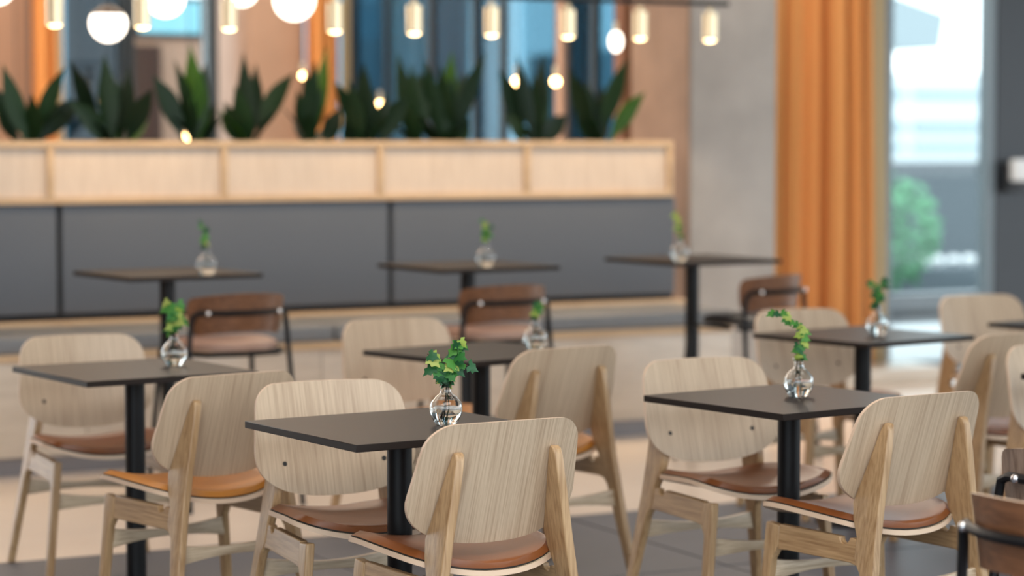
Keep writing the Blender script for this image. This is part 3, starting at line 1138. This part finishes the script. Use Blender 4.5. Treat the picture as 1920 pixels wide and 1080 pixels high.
# ================================================================== TUBE-FRAME CHAIRS AND STOOLS
def frame_chair(label, name, x, y, rot, seat_h, back_top, wood_mat, seat_mat, group):
    """bent walnut back on a black steel tube frame; local y forward, origin under the seat centre"""
    t = thing(name, label, 'stool' if seat_h > .55 else 'chair', (x, y, 0), R(rot), group)
    rb, span = .245, R(56)
    hb = .155
    zc = back_top - hb
    rows, cols = 12, 21

    def co(i, j, off):
        a = -1 + 2 * j / (cols - 1)
        tz = i / (rows - 1)
        z0 = .5 - .5 * math.cos(math.pi * tz)
        e = math.sqrt(max(0, 1 - abs(2 * z0 - 1) ** 4))
        ang = a * span * (.80 + .20 * e)
        z = zc + hb * z0 - .015 * a * a
        rr = rb + off + .02 * (z0 - .5)
        return (rr * math.sin(ang), .03 - rr * math.cos(ang), z)
    shell(rows, cols, lambda i, j: co(i, j, -.005), lambda i, j: co(i, j, .005)).build('backrest', [wood_mat, 'ply_edge' if seat_h < .55 else wood_mat], t, smooth=True)
    # tube: front leg - side - round the back - side - front leg
    zt_ = zc + hb * .50
    pts = []
    for k in range(17):
        a = -span * .74 + 1.48 * span * k / 16
        pts.append(((rb + .022) * math.sin(a), .03 - (rb + .022) * math.cos(a), zt_))
    def dn(sg):
        e = pts[-1] if sg > 0 else pts[0]
        return [(e[0] + sg * .022, e[1] + .012, zt_ - .012), (e[0] + sg * .03, e[1] + .02, zt_ - .05), (sg * .215, e[1] + .02, seat_h), (sg * .245, -.22, 0.0)]
    path = dn(-1)[::-1] + pts + dn(1)
    MB().tube(path, .0115, 8).build('back_frame', 'black_metal', t, smooth=True)
    for sg in (-1, 1):
        MB().tube([(sg * .245, .24, 0), (sg * .20, .19, seat_h - .03), (sg * .21, -.06, seat_h - .03)], .0115, 8).build('leg', 'black_metal', t, smooth=True)
        a = sg * span * .60
        p = Vector(((rb + .012) * math.sin(a), .03 - (rb + .012) * math.cos(a), zt_))
        MB().sphere(p + Vector((math.sin(a), -math.cos(a), 0)) * .02, .011, 12, 8).build('bolt', 'steel', t, smooth=True)
    MB().tube([(-.21, -.10, seat_h - .03), (-.15, -.19, seat_h - .03), (0, -.215, seat_h - .03), (.15, -.19, seat_h - .03), (.21, -.10, seat_h - .03)], .0115, 8).build('seat_frame', 'black_metal', t, smooth=True)
    if seat_h > .55:
        f_ = .24
        MB().tube([(-.232, .225, f_), (.232, .225, f_)], .008, 8).build('footrest', 'black_metal', t, smooth=True)
    prof = []
    N = 30
    rim_a, rim_b, mid = [], [], []
    for k in range(N):
        a = 2 * math.pi * k / N
        cx, sy = math.cos(a), math.sin(a)
        x_ = .20 * math.copysign(abs(cx) ** .8, cx)
        y_ = .205 * math.copysign(abs(sy) ** .8, sy)
        rim_a.append((x_, y_, seat_h - .018))
        rim_b.append((x_, y_, seat_h + .004 + .2 * x_ * x_))
        mid.append((x_ * .86, y_ * .86, seat_h + .016 + .2 * x_ * x_))
    mb = MB()
    mb.add(rim_a + rim_b + mid + [(0, 0, seat_h + .012)],
           [tuple(range(N - 1, -1, -1))] + [(k, (k + 1) % N, N + (k + 1) % N, N + k) for k in range(N)] +
           [(N + k, N + (k + 1) % N, 2 * N + (k + 1) % N, 2 * N + k) for k in range(N)] +
           [(2 * N + k, 2 * N + (k + 1) % N, 3 * N) for k in range(N)])
    mb.build('seat', seat_mat, t, smooth=True)
    return t


SG = 'walnut counter stools at the tall tables'
frame_chair('walnut and black steel counter stool at the left tall table', 'counter_stool', -1.17, 9.52, 30, .655, .868, 'walnut', 'leather_rose', SG)
frame_chair('walnut and black steel counter stool at the middle tall table', 'counter_stool', -.10, 10.10, 30, .655, .868, 'walnut', 'leather_rose', SG)
frame_chair('walnut and black steel counter stool at the right tall table, before the curtain', 'counter_stool', 1.10, 10.83, 44, .655, .868, 'walnut', 'black_plastic', SG)
CG = 'tube-frame chairs at the right edge'
frame_chair('brown curved-back tube-frame chair cut by the lower right corner', 'tube_frame_chair', 1.175, 4.74, -58, .455, .762, 'walnut', 'leather_cognac', CG)
frame_chair('sheen-greyed walnut curved-back tube-frame chair at the right edge above the brown one', 'tube_frame_chair', 1.39, 5.48, -28, .455, .772, 'walnut_sheen', 'leather_cognac', CG)

# ================================================================== VASES AND IVY
prof_o = [(.001, 0), (.024, 0), (.027, .003), (.034, .013), (.0415, .027), (.044, .041), (.0435, .052), (.040, .061), (.034, .068),
          (.0315, .070), (.029, .0745), (.022, .080), (.0165, .084), (.0145, .089), (.0143, .097), (.016, .105), (.0187, .113), (.0195, .115)]


def thin(pr, t):
    return [(max(.001, r - t), z + (t * 1.6 if z < .004 else 0)) for r, z in pr]


vase_me = MB().lathe(prof_o + [(r, z) for r, z in thin(prof_o, .0018)][::-1], 36).mesh('vase_body', 'vase_glass', smooth=True)
wp = [(r - .0019, max(z, .0035)) for r, z in prof_o if z <= .046]
wp[0] = (.0005, .0035)
water_me = MB().lathe(wp + [(.0405, .047), (.0005, .047)], 36).mesh('water', 'water', smooth=True)


def ivy_leaf(sz):
    pts = [(0, 0), (.26, -.20), (.60, .02), (.33, .24), (.44, .50), (.17, .66), (0, 1.04), (-.17, .66), (-.44, .50), (-.33, .24), (-.60, .02), (-.26, -.20)]
    vs_ = [(x * sz, y * sz, (-.10 * abs(x) - .10 * y * y + .05) * sz) for x, y in pts]
    vs_.append((0, .3 * sz, .09 * sz))
    vs_.append((0, .65 * sz, .04 * sz))
    c, d = 12, 13
    fs = [(0, 1, c), (1, 2, c), (2, 3, c), (3, 4, d, c), (4, 5, d), (5, 6, d), (6, 7, d), (7, 8, d), (8, 9, c, d), (9, 10, c), (10, 11, c), (11, 0, c)]
    return MB().add(vs_, fs)


leaf_me = {m: ivy_leaf(1.0).mesh('leaf_' + m, m, smooth=True) for m in ('ivy_green', 'ivy_lime', 'ivy_deep')}


def vase(label, x, y, z):
    t = thing('glass_vase', label, 'vase', (x, y, z), 0, 'small round glass vases')
    for nm, me in (('vase_body', vase_me), ('water', water_me)):
        o = bpy.data.objects.new(nm, me)
        C.objects.link(o)
        o.parent = t
    return t


def sprig(label, x, y, z, stems, seed, size=.031, lime=.2, deep=.3, droop=.6):
    """stems: list of (polyline above the neck in local x,z and depth y)"""
    t = thing('ivy_sprig', label, 'plant', (x, y, z), 0, 'ivy sprigs in the vases')
    rnd = random.Random(seed)
    for (path, nl) in stems:
        full = [(rnd.uniform(-.02, .02), rnd.uniform(-.015, .015), .012), (rnd.uniform(-.01, .01), rnd.uniform(-.008, .008), .05), (rnd.uniform(-.006, .006), rnd.uniform(-.006, .006), .108)] + [(q[0], q[1], q[2] + .016) for q in path]
        stm = MB().tube(full, .0014, 5).build('stem', rnd.choice(['stem', 'stem_brown']), t, smooth=True)
        pts = [Vector(q) for q in full[2:]]
        for k in range(nl):
            s_ = (k + .9) / (nl + .1) * (len(pts) - 1)
            i = min(int(s_), len(pts) - 2)
            p = pts[i].lerp(pts[i + 1], s_ - i)
            r_ = rnd.random()
            m = 'ivy_lime' if r_ < lime else ('ivy_deep' if r_ > 1 - deep else 'ivy_green')
            o = bpy.data.objects.new('leaf', leaf_me[m])
            C.objects.link(o)
            o.parent = stm
            ang = rnd.uniform(-2.6, 2.6)
            # leaf points sideways/down in the picture plane, face tilted up toward the light
            tip = Vector((math.sin(ang), rnd.uniform(-.5, .2), -droop + .5 * math.cos(ang))).normalized()
            nrm = Vector((rnd.uniform(-.5, .5), -1 + rnd.uniform(-.2, .4), rnd.uniform(.2, .9)))
            nrm = (nrm - tip * nrm.dot(tip)).normalized()
            xx = tip.cross(nrm)
            mt = Matrix((xx, tip, nrm)).transposed().to_4x4()
            sz = size * rnd.uniform(.75, 1.15) * (1 - .25 * (k / max(1, nl - 1)) * 0)
            off = Vector((rnd.uniform(-1, 1), rnd.uniform(-1, .4), rnd.uniform(-.4, .6))) * .010
            o.matrix_local = Matrix.Translation(p + off) @ mt @ Matrix.Scale(sz, 4)
    # leaves pushed down into the neck and the water
    for k in range(3):
        o = bpy.data.objects.new('leaf', leaf_me['ivy_deep'])
        C.objects.link(o)
        o.parent = t
        o.matrix_local = Matrix.Translation((rnd.uniform(-.008, .008), rnd.uniform(-.006, .006), .05 + .018 * k)) @ Matrix.Rotation(rnd.uniform(0, 6), 4, 'Z') @ Matrix.Rotation(1.2, 4, 'X') @ Matrix.Scale(.013, 4)
    return t


def vase_set(px, py, z, where, stems, seed, **k):
    p = at_z(px, py, z)
    vase('round clear glass vase on ' + where, p.x, p.y, z + .0003)
    sprig('green ivy sprig in the vase on ' + where, p.x, p.y, z + .0003, stems, seed, **k)


vase_set(836, 797, TH, 'the front centre table',
         [([(.01, -.005, .125), (.022, -.005, .16), (.035, 0, .195), (.040, -.01, .205)], 18),
          ([(-.012, 0, .13), (-.025, -.005, .155), (-.048, -.01, .172)], 8),
          ([(-.02, -.01, .122), (-.045, -.01, .130)], 5),
          ([(.015, 0, .13), (.04, .005, .145), (.056, 0, .140)], 7)], 11, size=.033, lime=.12, deep=.4)
vase_set(1497, 744, TH, 'the front right table',
         [([(.004, 0, .13), (.008, 0, .155), (.012, 0, .175), (.0, 0, .195), (-.025, 0, .205), (-.045, 0, .225), (-.066, 0, .228)], 17),
          ([(-.01, 0, .122), (.01, -.005, .135)], 4)], 5, size=.027, lime=.35, deep=.1)
vase_set(327, 686, TH, 'the left table',
         [([(.0, 0, .125), (-.008, 0, .16), (-.014, 0, .20)], 9), ([(.008, 0, .13), (.012, 0, .165), (.008, 0, .19)], 8), ([(.01, 0, .125), (.022, 0, .14)], 4)], 8, size=.036, lime=.15)
vase_set(1003, 656, TH, 'the blurred middle table',
         [([(.004, 0, .125), (.012, 0, .14), (.02, 0, .155)], 8)], 3, size=.028)
vase_set(1645, 629, TH, 'the blurred table near the window',
         [([(-.006, 0, .13), (-.014, 0, .16), (-.03, 0, .195)], 9), ([(.006, 0, .13), (.012, 0, .165), (.035, 0, .20)], 8)], 21, size=.03, deep=.6, lime=0)
vase_set(388, 516, .92, 'the left tall table',
         [([(-.006, 0, .13), (-.012, 0, .17), (-.022, 0, .205)], 8)], 31, size=.027, lime=.3)
vase_set(911, 502, .92, 'the middle tall table',
         [([(-.002, 0, .13), (.0, 0, .16), (-.002, 0, .195)], 8), ([(.006, 0, .13), (.022, 0, .165)], 4)], 32, size=.027, lime=.3)
vase_set(1274, 492, .92, 'the right tall table',
         [([(.0, 0, .13), (-.006, 0, .165), (-.024, 0, .20)], 9)], 33, size=.028, lime=.85, deep=0)
